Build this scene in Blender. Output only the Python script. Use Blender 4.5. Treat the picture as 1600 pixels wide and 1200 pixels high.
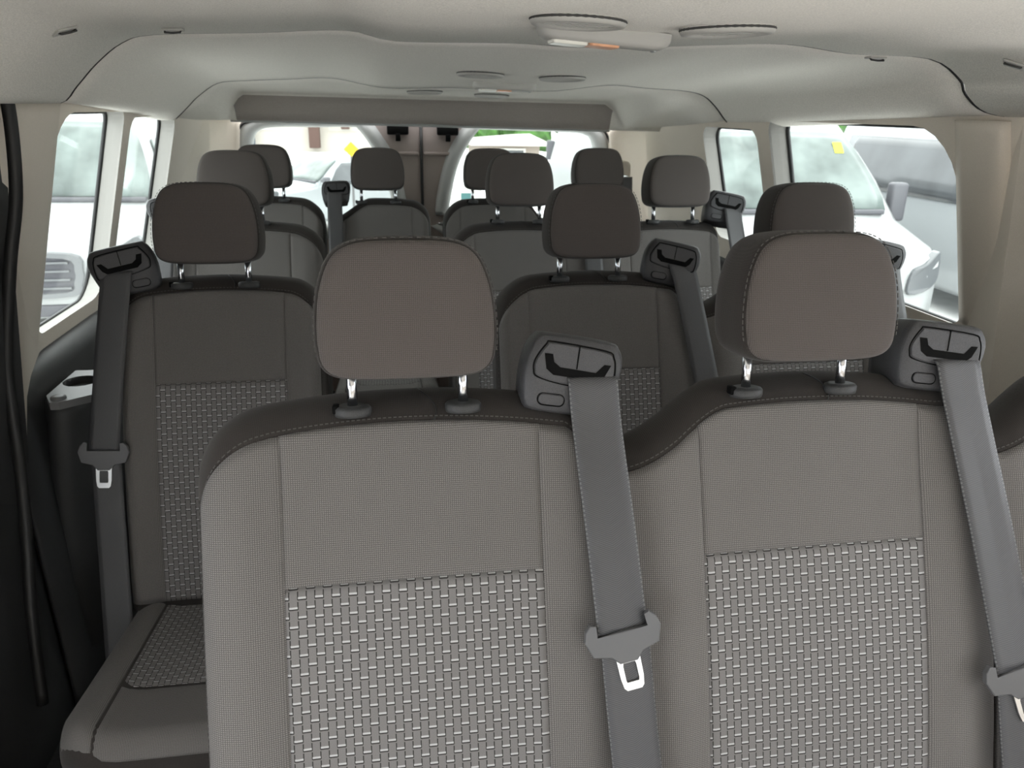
import bpy, bmesh, math, random
from mathutils import Vector, Matrix
PI = math.pi
R = math.radians
random.seed(4)
for o in list(bpy.data.objects): bpy.data.objects.remove(o)
S = bpy.context.scene
COL = S.collection

# ---------------------------------------------------------------- camera
cam_d = bpy.data.cameras.new('camera'); cam = bpy.data.objects.new('camera', cam_d); COL.objects.link(cam)
S.camera = cam
yaw, pitch, roll = .165, .3432, .0183
Fv = Vector((math.sin(yaw)*math.cos(pitch), math.cos(yaw)*math.cos(pitch), -math.sin(pitch)))
Rv = Vector((math.cos(yaw), -math.sin(yaw), 0)); Uv = Rv.cross(Fv)
c_, s_ = math.cos(roll), math.sin(roll)
R2 = c_*Rv + s_*Uv; U2 = -s_*Rv + c_*Uv
m3 = Matrix((R2, U2, -Fv)).transposed()
cam.matrix_world = Matrix.Translation((0, 0, 1.45)) @ m3.to_4x4()
cam_d.sensor_width = 36; cam_d.lens = 27.0; cam_d.clip_start = .02; cam_d.clip_end = 300
cam_d.dof.use_dof = True; cam_d.dof.focus_distance = 1.05; cam_d.dof.aperture_fstop = 11

# ---------------------------------------------------------------- world, light, exposure
w = bpy.data.worlds.new('overcast_sky'); S.world = w; w.use_nodes = True
nt = w.node_tree; nt.nodes.clear()
bg = nt.nodes.new('ShaderNodeBackground'); wo = nt.nodes.new('ShaderNodeOutputWorld')
tc = nt.nodes.new('ShaderNodeTexCoord'); sx = nt.nodes.new('ShaderNodeSeparateXYZ'); cr = nt.nodes.new('ShaderNodeValToRGB')
nt.links.new(tc.outputs['Generated'], sx.inputs[0]); nt.links.new(sx.outputs['Z'], cr.inputs[0])
cr.color_ramp.elements[0].position = 0; cr.color_ramp.elements[0].color = (.82, .86, .9, 1)
cr.color_ramp.elements[1].position = .6; cr.color_ramp.elements[1].color = (.98, .99, 1, 1)
nt.links.new(cr.outputs[0], bg.inputs[0]); bg.inputs[1].default_value = 1.6
nt.links.new(bg.outputs[0], wo.inputs[0])
S.view_settings.view_transform = 'Standard'; S.view_settings.look = 'None'
S.view_settings.exposure = 1.78; S.view_settings.gamma = 1; S.view_settings.use_curve_mapping = False

# ---------------------------------------------------------------- materials
def new_mat(name):
    m = bpy.data.materials.new(name); m.use_nodes = True
    return m, m.node_tree, m.node_tree.nodes['Principled BSDF']
def simple(name, col, rough=.6, metal=0, noise=0, nscale=200, bump=0, spec=.5):
    m, t, b = new_mat(name)
    b.inputs['Base Color'].default_value = (*col, 1); b.inputs['Roughness'].default_value = rough
    b.inputs['Metallic'].default_value = metal; b.inputs['Specular IOR Level'].default_value = spec
    if noise or bump:
        tcn = t.nodes.new('ShaderNodeTexCoord'); n = t.nodes.new('ShaderNodeTexNoise'); n.inputs['Scale'].default_value = nscale
        n.inputs['Detail'].default_value = 3
        t.links.new(tcn.outputs['Object'], n.inputs['Vector'])
        if noise:
            r = t.nodes.new('ShaderNodeValToRGB')
            r.color_ramp.elements[0].position = .3; r.color_ramp.elements[1].position = .7
            r.color_ramp.elements[0].color = (*[c*(1-noise) for c in col], 1); r.color_ramp.elements[1].color = (*[min(1, c*(1+noise)) for c in col], 1)
            t.links.new(n.outputs[0], r.inputs[0]); t.links.new(r.outputs[0], b.inputs['Base Color'])
        if bump:
            bp = t.nodes.new('ShaderNodeBump'); bp.inputs['Strength'].default_value = bump; bp.inputs['Distance'].default_value = .001
            t.links.new(n.outputs[0], bp.inputs['Height']); t.links.new(bp.outputs[0], b.inputs['Normal'])
    return m
class NG:
    def __init__(s, t): s.t = t
    def m(s, op, a, b=None, c=None):
        n = s.t.nodes.new('ShaderNodeMath'); n.operation = op
        for i, v in enumerate((a, b, c)):
            if v is None: continue
            if isinstance(v, (int, float)): n.inputs[i].default_value = v
            else: s.t.links.new(v, n.inputs[i])
        return n.outputs[0]
    def mix(s, f, a, b):
        n = s.t.nodes.new('ShaderNodeMix'); n.data_type = 'RGBA'
        if isinstance(f, (int, float)): n.inputs[0].default_value = f
        else: s.t.links.new(f, n.inputs[0])
        for i, v in ((6, a), (7, b)):
            if isinstance(v, tuple): n.inputs[i].default_value = (*v, 1)
            else: s.t.links.new(v, n.inputs[i])
        return n.outputs[2]
def uvxy(t):
    u = t.nodes.new('ShaderNodeUVMap'); x = t.nodes.new('ShaderNodeSeparateXYZ'); t.links.new(u.outputs[0], x.inputs[0])
    return x.outputs[0], x.outputs[1]
def cloth(name, col, amp=.22, period=.0024, rough=.95):
    m, t, b = new_mat(name); g = NG(t); u, v = uvxy(t)
    k = 2*PI/period
    su = g.m('SINE', g.m('MULTIPLY', u, k)); sv = g.m('SINE', g.m('MULTIPLY', v, k))
    h = g.m('MULTIPLY_ADD', g.m('MULTIPLY', su, sv), .35, g.m('MULTIPLY_ADD', g.m('MAXIMUM', su, sv), .35, .35))
    n = t.nodes.new('ShaderNodeTexNoise'); n.inputs['Scale'].default_value = 900; n.inputs['Detail'].default_value = 1
    uv = t.nodes.new('ShaderNodeUVMap'); t.links.new(uv.outputs[0], n.inputs['Vector'])
    h2 = g.m('ADD', h, g.m('MULTIPLY_ADD', n.outputs[0], .8, -.4))
    c = g.mix(h2, tuple(x*(1-amp*1.5) for x in col), tuple(x*(1+amp) for x in col))
    t.links.new(c, b.inputs['Base Color']); b.inputs['Roughness'].default_value = rough
    b.inputs['Specular IOR Level'].default_value = .15
    b.inputs['Sheen Weight'].default_value = .12; b.inputs['Sheen Roughness'].default_value = .5
    bp = t.nodes.new('ShaderNodeBump'); bp.inputs['Strength'].default_value = .35; bp.inputs['Distance'].default_value = .0006
    t.links.new(h2, bp.inputs['Height']); t.links.new(bp.outputs[0], b.inputs['Normal'])
    return m
def woven(name, base, dash, dark):
    m, t, b = new_mat(name); g = NG(t); u, v = uvxy(t)
    U = g.m('DIVIDE', u, .0108); ci = g.m('FLOOR', U); fu = g.m('FRACT', U)
    par = g.m('MODULO', g.m('ADD', ci, 1000), 2)
    V = g.m('MULTIPLY_ADD', par, .5, g.m('DIVIDE', v, .0245)); fv = g.m('FRACT', V)
    dashm = g.m('MULTIPLY', g.m('LESS_THAN', fv, .105), g.m('LESS_THAN', g.m('ABSOLUTE', g.m('SUBTRACT', fu, .5)), .47))
    fine = g.m('MULTIPLY_ADD', g.m('SINE', g.m('MULTIPLY', u, 2*PI/.0018)), .22, .78)
    line_h = g.m('MULTIPLY', g.m('GREATER_THAN', fv, .93), 1.0)
    edge = g.m('GREATER_THAN', g.m('ABSOLUTE', g.m('SUBTRACT', fu, .5)), .43)
    seg = g.m('LESS_THAN', g.m('FRACT', g.m('ADD', g.m('MULTIPLY', fv, 2), .1)), .84)
    vl = g.m('MULTIPLY', edge, seg)
    n = t.nodes.new('ShaderNodeTexNoise'); n.inputs['Scale'].default_value = 1100; n.inputs['Detail'].default_value = 2
    uv = t.nodes.new('ShaderNodeUVMap'); t.links.new(uv.outputs[0], n.inputs['Vector'])
    bc = g.mix(n.outputs[0], tuple(x*.7 for x in base), tuple(x*1.3 for x in base))
    c = g.mix(g.m('MULTIPLY', g.m('MAXIMUM', vl, line_h), .85), bc, dark)
    c = g.mix(g.m('MULTIPLY', dashm, fine), c, dash)
    t.links.new(c, b.inputs['Base Color']); b.inputs['Roughness'].default_value = .9
    b.inputs['Specular IOR Level'].default_value = .15
    hh = g.m('SUBTRACT', g.m('ADD', g.m('MULTIPLY', dashm, .5), .5), g.m('MULTIPLY', g.m('MAXIMUM', vl, line_h), .5))
    bp = t.nodes.new('ShaderNodeBump'); bp.inputs['Strength'].default_value = .22; bp.inputs['Distance'].default_value = .0006
    t.links.new(hh, bp.inputs['Height']); t.links.new(bp.outputs[0], b.inputs['Normal'])
    return m
def webbing_mat():
    m, t, b = new_mat('belt_webbing'); g = NG(t); u, v = uvxy(t)
    s = g.m('MULTIPLY_ADD', g.m('SINE', g.m('MULTIPLY', g.m('ADD', v, g.m('MULTIPLY', g.m('ABSOLUTE', u), .5)), 2*PI/.0028)), .5, .5)
    edge = g.m('GREATER_THAN', g.m('ABSOLUTE', u), .0318)
    ed2 = g.m('MULTIPLY', edge, g.m('GREATER_THAN', g.m('SINE', g.m('MULTIPLY', v, 2*PI/.006)), 0))
    c = g.mix(s, (.045, .045, .048), (.085, .085, .09)); c = g.mix(g.m('MULTIPLY', ed2, .8), c, (.15, .15, .15))
    t.links.new(c, b.inputs['Base Color']); b.inputs['Roughness'].default_value = .45
    bp = t.nodes.new('ShaderNodeBump'); bp.inputs['Strength'].default_value = .35; bp.inputs['Distance'].default_value = .0005
    t.links.new(s, bp.inputs['Height']); t.links.new(bp.outputs[0], b.inputs['Normal'])
    return m
def glass(name, tint, gloss=.08):
    m = bpy.data.materials.new(name); m.use_nodes = True; t = m.node_tree; t.nodes.clear()
    o = t.nodes.new('ShaderNodeOutputMaterial'); a = t.nodes.new('ShaderNodeBsdfTransparent'); b = t.nodes.new('ShaderNodeBsdfGlossy'); x = t.nodes.new('ShaderNodeMixShader')
    a.inputs[0].default_value = (*tint, 1); b.inputs[1].default_value = .02; b.inputs[0].default_value = (1, 1, 1, 1)
    lw = t.nodes.new('ShaderNodeLayerWeight'); lw.inputs[0].default_value = .5
    pw = t.nodes.new('ShaderNodeMath'); pw.operation = 'POWER'; pw.inputs[1].default_value = 5; t.links.new(lw.outputs['Facing'], pw.inputs[0])
    ml = t.nodes.new('ShaderNodeMath'); ml.operation = 'MULTIPLY'; ml.inputs[1].default_value = .3; t.links.new(pw.outputs[0], ml.inputs[0])
    t.links.new(ml.outputs[0], x.inputs[0]); t.links.new(a.outputs[0], x.inputs[1]); t.links.new(b.outputs[0], x.inputs[2]); t.links.new(x.outputs[0], o.inputs[0])
    return m
M = dict(
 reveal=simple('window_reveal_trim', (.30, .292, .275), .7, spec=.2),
 housing=simple('rear_housing_shaded', (.36, .325, .30), .95, noise=.1, nscale=420, spec=.1),  # darker tone paints in the shade on the unlit housing face
 gframe=simple('grille_frame_grey', (.12, .125, .13), .4),
 cloth=cloth('grey_seat_cloth', (.174, .164, .156), .5, .0027),
 cover=cloth('dark_seat_cloth', (.042, .037, .034), .3),
 head=cloth('headrest_cloth', (.105, .092, .086), .3),
 woven=woven('woven_insert_cloth', (.19, .182, .178), (.54, .54, .54), (.018, .017, .016)),
 thread=simple('grey_thread', (.075, .07, .066), .8),
 web=webbing_mat(),
 plastic=simple('dark_grain_plastic', (.052, .052, .056), .42, noise=.25, nscale=900, bump=.5),
 black=simple('black_recess', (.004, .004, .004), .8, spec=.1),
 trimdark=simple('charcoal_trim_plastic', (.04, .041, .042), .55, noise=.2, nscale=700, bump=.4),
 latch=simple('latch_plastic', (.105, .105, .108), .4),
 chrome=simple('brushed_chrome', (.72, .74, .78), .18, 1),
 tongue=simple('steel_tongue', (.82, .82, .82), .28, 1),
 rubber=simple('black_rubber', (.012, .012, .012), .5),
 headliner=simple('headliner_fabric', (.83, .80, .74), .95, noise=.13, nscale=420, bump=.5, spec=.1),
 beige=simple('beige_trim_plastic', (.78, .71, .62), .7, noise=.05, nscale=600, bump=.3, spec=.2),
 greytrim=simple('light_grey_trim', (.40, .41, .40), .5),
 tray=simple('grey_tray_plastic', (.17, .17, .175), .45),
 doortrim=simple('rear_door_trim', (.30, .255, .235), .8, noise=.08, nscale=500, spec=.15),  # pinkish brown cast of warm light put into the base colour
 lens=simple('white_lamp_lens', (.9, .88, .8), .3), lensamber=simple('amber_lamp_lens', (.8, .42, .25), .3),
 vent=simple('vent_plastic', (.46, .45, .42), .6), ventdark=simple('vent_shadow', (.05, .05, .048), .8),
 floor=simple('dark_floor_vinyl', (.03, .03, .032), .6, noise=.3, nscale=80),
 metal=simple('black_seat_frame_metal', (.03, .03, .032), .4, .3),
 glass=glass('privacy_glass', (.92, .945, .93)),
 glassr=glass('rear_door_glass', (.90, .93, .91)),
 paintw=simple('white_van_paint', (.30, .31, .31), .25, noise=.02, nscale=2),
 paints=simple('silver_van_paint', (.34, .36, .37), .25, .2),
 carglass=simple('van_green_glass', (.125, .15, .142), .15, noise=.4, nscale=2.2, spec=.3),
 sideglass=simple('dark_side_glass', (.07, .075, .08), .10, noise=.3, nscale=1.5),
 blackp=simple('black_van_plastic', (.09, .09, .1), .5),
 grille=simple('grille_black', (.05, .05, .06), .4), lamp=simple('headlamp_lens', (.08, .085, .09), .15),
 tyre=simple('tyre_rubber', (.02, .02, .02), .8), asphalt=simple('pale_wet_asphalt', (.72, .72, .71), .8, noise=.1, nscale=6),
 yellow=simple('yellow_sticker', (.5, .5, .03), .5), signy=simple('yellow_sign', (.55, .36, .01), .5),
 wall=simple('cream_wall', (.50, .46, .41), .8, noise=.06, nscale=.6), column=simple('brown_column', (.09, .05, .04), .7), column2=simple('blue_grey_column', (.14, .16, .2), .7),
 roofw=simple('pale_roof', (.52, .50, .47), .7), housewall=simple('tan_house_wall', (.25, .21, .18), .8),
 leaf=simple('tree_leaves', (.035, .10, .015), .7, noise=.6, nscale=3), bark=simple('tree_bark', (.1, .07, .05), .9),
 sticker=simple('teal_sticker', (.03, .1, .1), .6), red=simple('red_tail_lens', (.5, .02, .02), .3),
)

# ---------------------------------------------------------------- helpers
def link(name, me, m, parent=None, smooth=True, kind=None):
    o = bpy.data.objects.new(name, me); COL.objects.link(o)
    ml = m if isinstance(m, (list, tuple)) else [m]
    for q in ml: me.materials.append(M[q])
    if smooth:
        for p in me.polygons: p.use_smooth = True
    if parent: o.parent = parent
    if kind: o['kind'] = kind
    return o
def empty(name, loc=(0, 0, 0), label=None, cat=None, group=None, rot=(0, 0, 0), parent=None):
    o = bpy.data.objects.new(name, None); COL.objects.link(o); o.location = loc; o.rotation_euler = rot
    o.empty_display_size = .1
    if parent: o.parent = parent
    tag(o, label, cat, group); return o
def tag(o, label=None, cat=None, group=None):
    if label: o['label'] = label
    if cat: o['category'] = cat
    if group: o['group'] = group
    return o
def grid(name, rows, m, parent=None, cu=False, cv=False, uv=None, cap0=False, cap1=False, smooth=True, kind=None, flip=False):
    """rows: list of lists of points"""
    nr, nc = len(rows), len(rows[0]); vs = [tuple(p) for r in rows for p in r]; fs = []
    for i in range(nr if cu else nr-1):
        for j in range(nc if cv else nc-1):
            a, b, c, d = i*nc+j, i*nc+(j+1) % nc, ((i+1) % nr)*nc+(j+1) % nc, ((i+1) % nr)*nc+j
            fs.append((d, c, b, a) if flip else (a, b, c, d))
    if cap0: fs.append(tuple(range(nc)) if flip else tuple(reversed(range(nc))))
    if cap1: fs.append(tuple((nr-1)*nc+j for j in (reversed(range(nc)) if flip else range(nc))))
    me = bpy.data.meshes.new(name); me.from_pydata(vs, [], fs)
    if uv:
        l = me.uv_layers.new(name='UVMap')
        f = [q for r in uv for q in r]
        for lp in me.loops: l.data[lp.index].uv = f[lp.vertex_index]
    me.update()
    return link(name, me, m, parent, smooth, kind)
def from_bm(name, bm, m, parent=None, smooth=False, kind=None, fixn=True):
    if fixn: bmesh.ops.recalc_face_normals(bm, faces=bm.faces)
    me = bpy.data.meshes.new(name); bm.to_mesh(me); bm.free()
    o = link(name, me, m, parent, smooth, kind)
    return o
def bbox(bm, x0, x1, y0, y1, z0, z1, bev=0, seg=2, mi=0):
    r = bmesh.ops.create_cube(bm, size=1)
    for v in r['verts']:
        v.co = Vector(((x0+x1)/2+v.co.x*(x1-x0), (y0+y1)/2+v.co.y*(y1-y0), (z0+z1)/2+v.co.z*(z1-z0)))
    if bev:
        es = list({e for v in r['verts'] for e in v.link_edges})
        bmesh.ops.bevel(bm, geom=es, offset=bev, segments=seg, affect='EDGES', profile=.5)
def box(name, x0, x1, y0, y1, z0, z1, m, parent=None, bev=0, seg=2, kind=None):
    bm = bmesh.new(); bbox(bm, x0, x1, y0, y1, z0, z1, bev, seg)
    return from_bm(name, bm, m, parent, bool(bev), kind)
def catmull(pts, n, closed=False):
    out = []; L = len(pts); P = [Vector(p) for p in pts]
    for i in range(L if closed else L-1):
        p0 = P[(i-1) % L] if closed or i > 0 else P[0]; p1 = P[i]; p2 = P[(i+1) % L]
        p3 = P[(i+2) % L] if closed or i+2 < L else P[-1]
        for k in range(n):
            t = k/n
            out.append(.5*((2*p1)+(-p0+p2)*t+(2*p0-5*p1+4*p2-p3)*t*t+(-p0+3*p1-3*p2+p3)*t**3))
    if not closed: out.append(P[-1])
    return out
def tube(name, pts, r, m, parent=None, closed=False, n=8, kind=None, flat=1.0):
    P = [Vector(p) for p in pts]; L = len(P); rows = []
    prev = None
    for i in range(L):
        a = P[(i-1) % L] if closed or i > 0 else P[0]; b = P[(i+1) % L] if closed or i < L-1 else P[-1]
        t = (b-a).normalized()
        ref = prev if prev is not None else (Vector((0, 0, 1)) if abs(t.z) < .9 else Vector((0, 1, 0)))
        s = t.cross(ref); s = s.normalized() if s.length > 1e-6 else Vector((1, 0, 0)); q = s.cross(t).normalized(); prev = q
        rows.append([P[i]+s*math.cos(k*2*PI/n)*r+q*math.sin(k*2*PI/n)*r*flat for k in range(n)])
    return grid(name, rows, m, parent, cu=closed, cv=True, cap0=not closed, cap1=not closed, kind=kind)
def extr(name, loop, m, parent, d0, d1, fn, bevel=0, hole=None, smooth=False):
    """extrude 2D loop (a,b) between depths d0,d1; fn(a,b,d)->xyz; optional hole loop of same length"""
    bm = bmesh.new(); n = len(loop)
    def ring(l, d): return [bm.verts.new(fn(a, b, d)) for a, b in l]
    def inset(l, k):
        cx = sum(p[0] for p in l)/len(l); cy = sum(p[1] for p in l)/len(l); out = []
        for i, (a, b) in enumerate(l):
            p, q = l[i-1], l[(i+1) % len(l)]
            tx, ty = q[0]-p[0], q[1]-p[1]; le = math.hypot(tx, ty) or 1
            nx, ny = -ty/le, tx/le
            if nx*(cx-a)+ny*(cy-b) < 0: nx, ny = -nx, -ny
            out.append((a+nx*k, b+ny*k))
        return out
    def bridge(A, B):
        for i in range(len(A)): bm.faces.new((A[i], A[(i+1) % len(A)], B[(i+1) % len(A)], B[i]))
    o0 = ring(loop, d0)
    if bevel:
        s = 1 if d1 > d0 else -1
        o1 = ring(loop, d1-s*bevel); o2 = ring(inset(loop, bevel*.3), d1-s*bevel*.3); o3 = ring(inset(loop, bevel), d1)
        bridge(o0, o1); bridge(o1, o2); bridge(o2, o3); top = o3
    else:
        top = ring(loop, d1); bridge(o0, top)
    if hole:
        h0 = ring(hole, d0); h1 = ring(hole, d1); bridge(h1, h0); bridge(top, h1); bridge(h0, o0)
    else:
        bm.faces.new(top); bm.faces.new(o0)
    return from_bm(name, bm, m, parent, smooth)
def rrect(x0, x1, y0, y1, r, n=5):
    out = []
    rr = r if isinstance(r, (list, tuple)) else (r,)*4
    for (cx, cy, a0), q in zip(((x1, y0, -90), (x1, y1, 0), (x0, y1, 90), (x0, y0, 180)), rr):
        ox = cx-q if cx == x1 else cx+q; oy = cy-q if cy == y1 else cy+q
        for k in range(n+1):
            a = R(a0+90*k/n); out.append((ox+q*math.cos(a), oy+q*math.sin(a)))
    return out

# ---------------------------------------------------------------- van shell: walls
ZC = 1.42
def xl(z): return -.745-.26*(ZC-max(.84, min(z, 1.6)))
def xr(z): return 1.245+.26*(ZC-max(.84, min(z, 1.6)))
def wall(name, side, Y0, Y1, z0, z1, wins, m):
    """flat inner wall with flared window reveals; wins: (inner loop, outer loop) in (Y,z)"""
    fx = xl if side < 0 else xr
    bm = bmesh.new(); es = []
    def P(y, z, o=0): return (fx(z)+side*o, y, z)
    outer = [(Y0, z0), (Y1, z0), (Y1, z1), (Y0, z1)]
    ov = [bm.verts.new(P(*p)) for p in outer]
    es += [bm.edges.new((ov[i], ov[(i+1) % 4])) for i in range(4)]
    rings = []
    for inn, out in wins:
        iv = [bm.verts.new(P(*p)) for p in inn]; es += [bm.edges.new((iv[i], iv[(i+1) % len(iv)])) for i in range(len(iv))]
        rings.append((iv, out))
    bmesh.ops.triangle_fill(bm, edges=es, use_beauty=True, use_dissolve=False)
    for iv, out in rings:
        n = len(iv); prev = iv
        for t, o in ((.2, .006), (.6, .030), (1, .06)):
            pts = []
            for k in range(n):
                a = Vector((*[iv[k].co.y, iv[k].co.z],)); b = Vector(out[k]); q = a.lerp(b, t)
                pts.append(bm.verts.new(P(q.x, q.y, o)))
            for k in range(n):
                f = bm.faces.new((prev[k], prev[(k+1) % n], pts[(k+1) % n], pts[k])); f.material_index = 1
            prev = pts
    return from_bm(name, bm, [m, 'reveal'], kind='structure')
def wloop(y0, y1, z0, z1, r): return rrect(y0, y1, z0, z1, r, 6)
def window(idx, side, out, gm='glass'):
    fx = xl if side < 0 else xr
    pts = [(fx(z)+side*.058, y, z) for y, z in out]
    fr = tube('window_%d' % idx, pts, .007, 'rubber', closed=True, kind='structure')
    bm = bmesh.new()
    a = [bm.verts.new((x+side*.004, y, z)) for x, y, z in pts]; b = [bm.verts.new((x+side*.001, y, z)) for x, y, z in pts]
    bm.faces.new(a); bm.faces.new(list(reversed(b)))
    for i in range(len(a)): bm.faces.new((a[i], a[(i+1) % len(a)], b[(i+1) % len(a)], b[i]))
    from_bm('glass_pane', bm, gm, fr)
L1i, L1o = wloop(2.035, 2.545, .885, 1.425, (.10, .03, .11, .05)), wloop(1.99, 2.568, .868, 1.425, (.08, .035, .10, .05))
L2i, L2o = wloop(2.615, 3.16, .90, 1.408, (.05, .06, .05, .05)), wloop(2.60, 3.175, .885, 1.41, (.05, .06, .05, .05))
R1i, R1o = wloop(1.595, 2.485, .975, 1.430, (.04, .04, .15, .04)), wloop(1.55, 2.465, .955, 1.430, (.04, .04, .14, .04))
R2i, R2o = wloop(2.575, 3.05, .97, 1.40, (.05, .06, .05, .05)), wloop(2.55, 3.045, .95, 1.40, (.05, .06, .05, .05))
wall('wall_left', -1, 1.73, 3.72, .0, 1.46, [(L1i, L1o), (L2i, L2o)], 'beige')
# front part of the body: unseen, its openings placed and sized to steer the light inside
def hole(y0, y1, z0, z1): return (wloop(y0, y1, z0, z1, .07), wloop(y0-.02, y1+.02, z0-.02, z1+.02, .08))
wall('wall_left', -1, -1.3, 1.731, .0, 1.50, [hole(.45, .85, .93, 1.36), hole(-1.0, .36, .20, 1.10)], 'trimdark')
wall('wall_right', 1, 1.40, 3.72, .0, 1.46, [(R1i, R1o), (R2i, R2o)], 'beige')
wall('wall_right', 1, -1.3, 1.398, .0, 1.50, [hole(.45, 1.15, .95, 1.40), hole(-1.05, .30, .70, 1.10)], 'beige')
bm = bmesh.new()
for q in ((-1.0, 1.5, -1.34, -1.30, 0, .52), (-1.0, 1.5, -1.34, -1.30, 1.12, 1.6), (-1.0, -.05, -1.34, -1.30, .52, 1.12)): bbox(bm, *q)
from_bm('wall_light_blocker', bm, 'beige', kind='structure')  # unseen bulkhead added to block light, low one-sided opening shaped for it
window(1, -1, L1o); window(2, -1, L2o); window(3, 1, R1o); window(4, 1, R2o)

# ---------------------------------------------------------------- ceiling
s1 = [(-.80,1.825,1.46),(-.769,1.821,1.458),(-.724,1.813,1.456),(-.648,1.799,1.446),(-.609,1.792,1.479),(-.563,1.784,1.522),(-.506,1.773,1.561),(-.441,1.761,1.577),(-.239,1.724,1.584),(-.064,1.692,1.591),
      (.035,1.674,1.573),(.259,1.632,1.573),(.384,1.609,1.567),(.508,1.587,1.569),(.655,1.559,1.576),(.79,1.535,1.579),(.915,1.512,1.564),(1.06,1.478,1.557),(1.132,1.472,1.520),(1.15,1.468,1.491),(1.195,1.46,1.460),(1.29,1.449,1.447)]
s2 = [(-.80,3.165,1.39),(-.775,3.163,1.39),(-.758,3.16,1.392),(-.735,3.158,1.41),(-.698,3.151,1.443),(-.659,3.144,1.477),(-.584,3.13,1.522),(-.491,3.113,1.532),(-.33,3.085,1.540),(-.169,3.055,1.546),
      (.013,3.023,1.517),(.241,2.982,1.521),(.37,2.960,1.517),(.47,2.94,1.515),(.63,2.912,1.517),(.81,2.879,1.539),(.95,2.855,1.531),(1.084,2.83,1.524),(1.153,2.817,1.508),(1.20,2.807,1.470),(1.245,2.80,1.420),(1.29,2.798,1.40)]
def dens(a): return [tuple(v) for v in catmull(a, 4)]
D1, D2 = dens(s1), dens(s2)
def shell(name, rows, m, th=.006):
    """single thin moulded panel with a rolled free edge"""
    o = grid(name, rows, m, kind='structure')
    md = o.modifiers.new('solid', 'SOLIDIFY'); md.thickness = th; md.offset = 1
    return o
def lerp3(a, b, t): return tuple(x+(y-x)*t for x, y in zip(a, b))
front = []
D0 = [(x, -1.3-.1*x, z-.02 if abs(x-.25) < .9 else z) for x, y, z in D1]
for t in [i/8 for i in range(9)]:
    front.append([lerp3(a, b, t) for a, b in zip(D0, D1)])
fe = [(x, y-.004, z) for x, y, z in front[-1]]
front[-1] = fe
roll_ = [(x, y+.004, z+.006) for x, y, z in fe]
front.append(roll_)
shell('ceiling', front, 'headliner')
mid = []
D1b = [(x, y+.002, z+.004) for x, y, z in D1]
for t in [i/12 for i in range(13)]:
    mid.append([lerp3(a, b, t) for a, b in zip(D1b, [(x, y-.003, z) for x, y, z in D2])])
mid.append([(x, y+.002, z+.006) for x, y, z in D2])
shell('ceiling', mid, 'headliner')
tube('trim_11', [(x, y+.0035, z+.003) for x, y, z in D1], .0028, 'rubber', kind='structure')
tube('trim_12', [(x, y+.0045, z+.003) for x, y, z in D2], .0042, 'rubber', kind='structure')
# rear ceiling section running into the dropped housing above the rear doors
D2b = [(x, y+.003, z+.004) for x, y, z in D2]
def hdr_z(x, k):   # k 0..1 front lip to bottom of the housing face
    e = min(1, max(0, (x+.66)/.10))*min(1, max(0, (1.10-x)/.12)); e = e*e*(3-2*e)
    top = 1.493-.006*(x-.2)
    if -.25 < x < .25: top += 0
    side = 1.388
    z0 = side+(top-side)*e
    return z0+(1.378-.012*(x-.2)-z0)*k
rear = [D2b]
for t in (.33, .66, 1.0):
    rear.append([lerp3(a, (a[0], 3.50+.10*(1-min(1, abs(a[0]-.2)/.9)), hdr_z(a[0], 0)), t) for a in D2b])
base = rear[-1]
for k, dy in ((.08, .018), (.3, .035), (.7, .050), (.95, .060), (1.0, .075)):
    rear.append([(p[0], p[1]+dy, hdr_z(p[0], k)) for p in base])
rear.append([(p[0], 3.93, hdr_z(p[0], 1)) for p in base])
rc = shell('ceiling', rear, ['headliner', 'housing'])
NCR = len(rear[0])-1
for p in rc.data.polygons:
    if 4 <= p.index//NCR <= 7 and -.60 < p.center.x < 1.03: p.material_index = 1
from mathutils.bvhtree import BVHTree
def surf(rows):
    vs = [Vector(p) for r in rows for p in r]; nc = len(rows[0])
    return BVHTree.FromPolygons(vs, [(i*nc+j, i*nc+j+1, (i+1)*nc+j+1, (i+1)*nc+j) for i in range(len(rows)-1) for j in range(nc-1)])
CT = [surf(front), surf(mid), surf(rear)]
def ceil_at(x, y):
    best = None
    for t in CT:
        h = t.ray_cast(Vector((x, y, 1.0)), Vector((0, 0, 1)))
        if h[0] is not None and (best is None or h[0].z < best[0].z): best = h
    n = best[1]
    if n.z > 0: n = -n
    return best[0], n
# highlight lip under the housing
pts = [(x, 3.665 if -.5 < x < .9 else 3.63, hdr_z(x, 1)-.002) for x in [-.64+.06*i for i in range(29)]]
tube('trim_1', pts, .007, 'greytrim', kind='structure')

# ---------------------------------------------------------------- rear corner panels, floor
def corner(name, side):
    rows = []
    for i in range(25):
        z = .0+1.42*i/24
        fx = (xl if side < 0 else xr)(z); ex = -.655 if side < 0 else 1.135
        ex += side*.10*(1.42-z)
        pts = []
        for k in range(13):
            a = k/12
            # wall -> rounded corner -> door frame edge
            y = 3.70+.25*math.sin(a*PI/2)*1.0
            x = fx+(ex-fx)*(1-math.cos(a*PI/2))
            pts.append((x, y, z))
        pts.append((ex, 4.02, z))
        rows.append(pts)
    o = grid(name, rows, 'beige', kind='structure'); md = o.modifiers.new('s', 'SOLIDIFY'); md.thickness = .01
corner('wall_left', -1); corner('wall_right', 1)
box('floor', -1.12, 1.62, .30, 4.05, -.05, 0, 'floor', kind='structure')
box('floor', -1.12, 1.62, -1.4, .299, -.05, 0, 'headliner', kind='structure')  # unseen front floor, made pale to bounce light onto the ceiling

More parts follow.
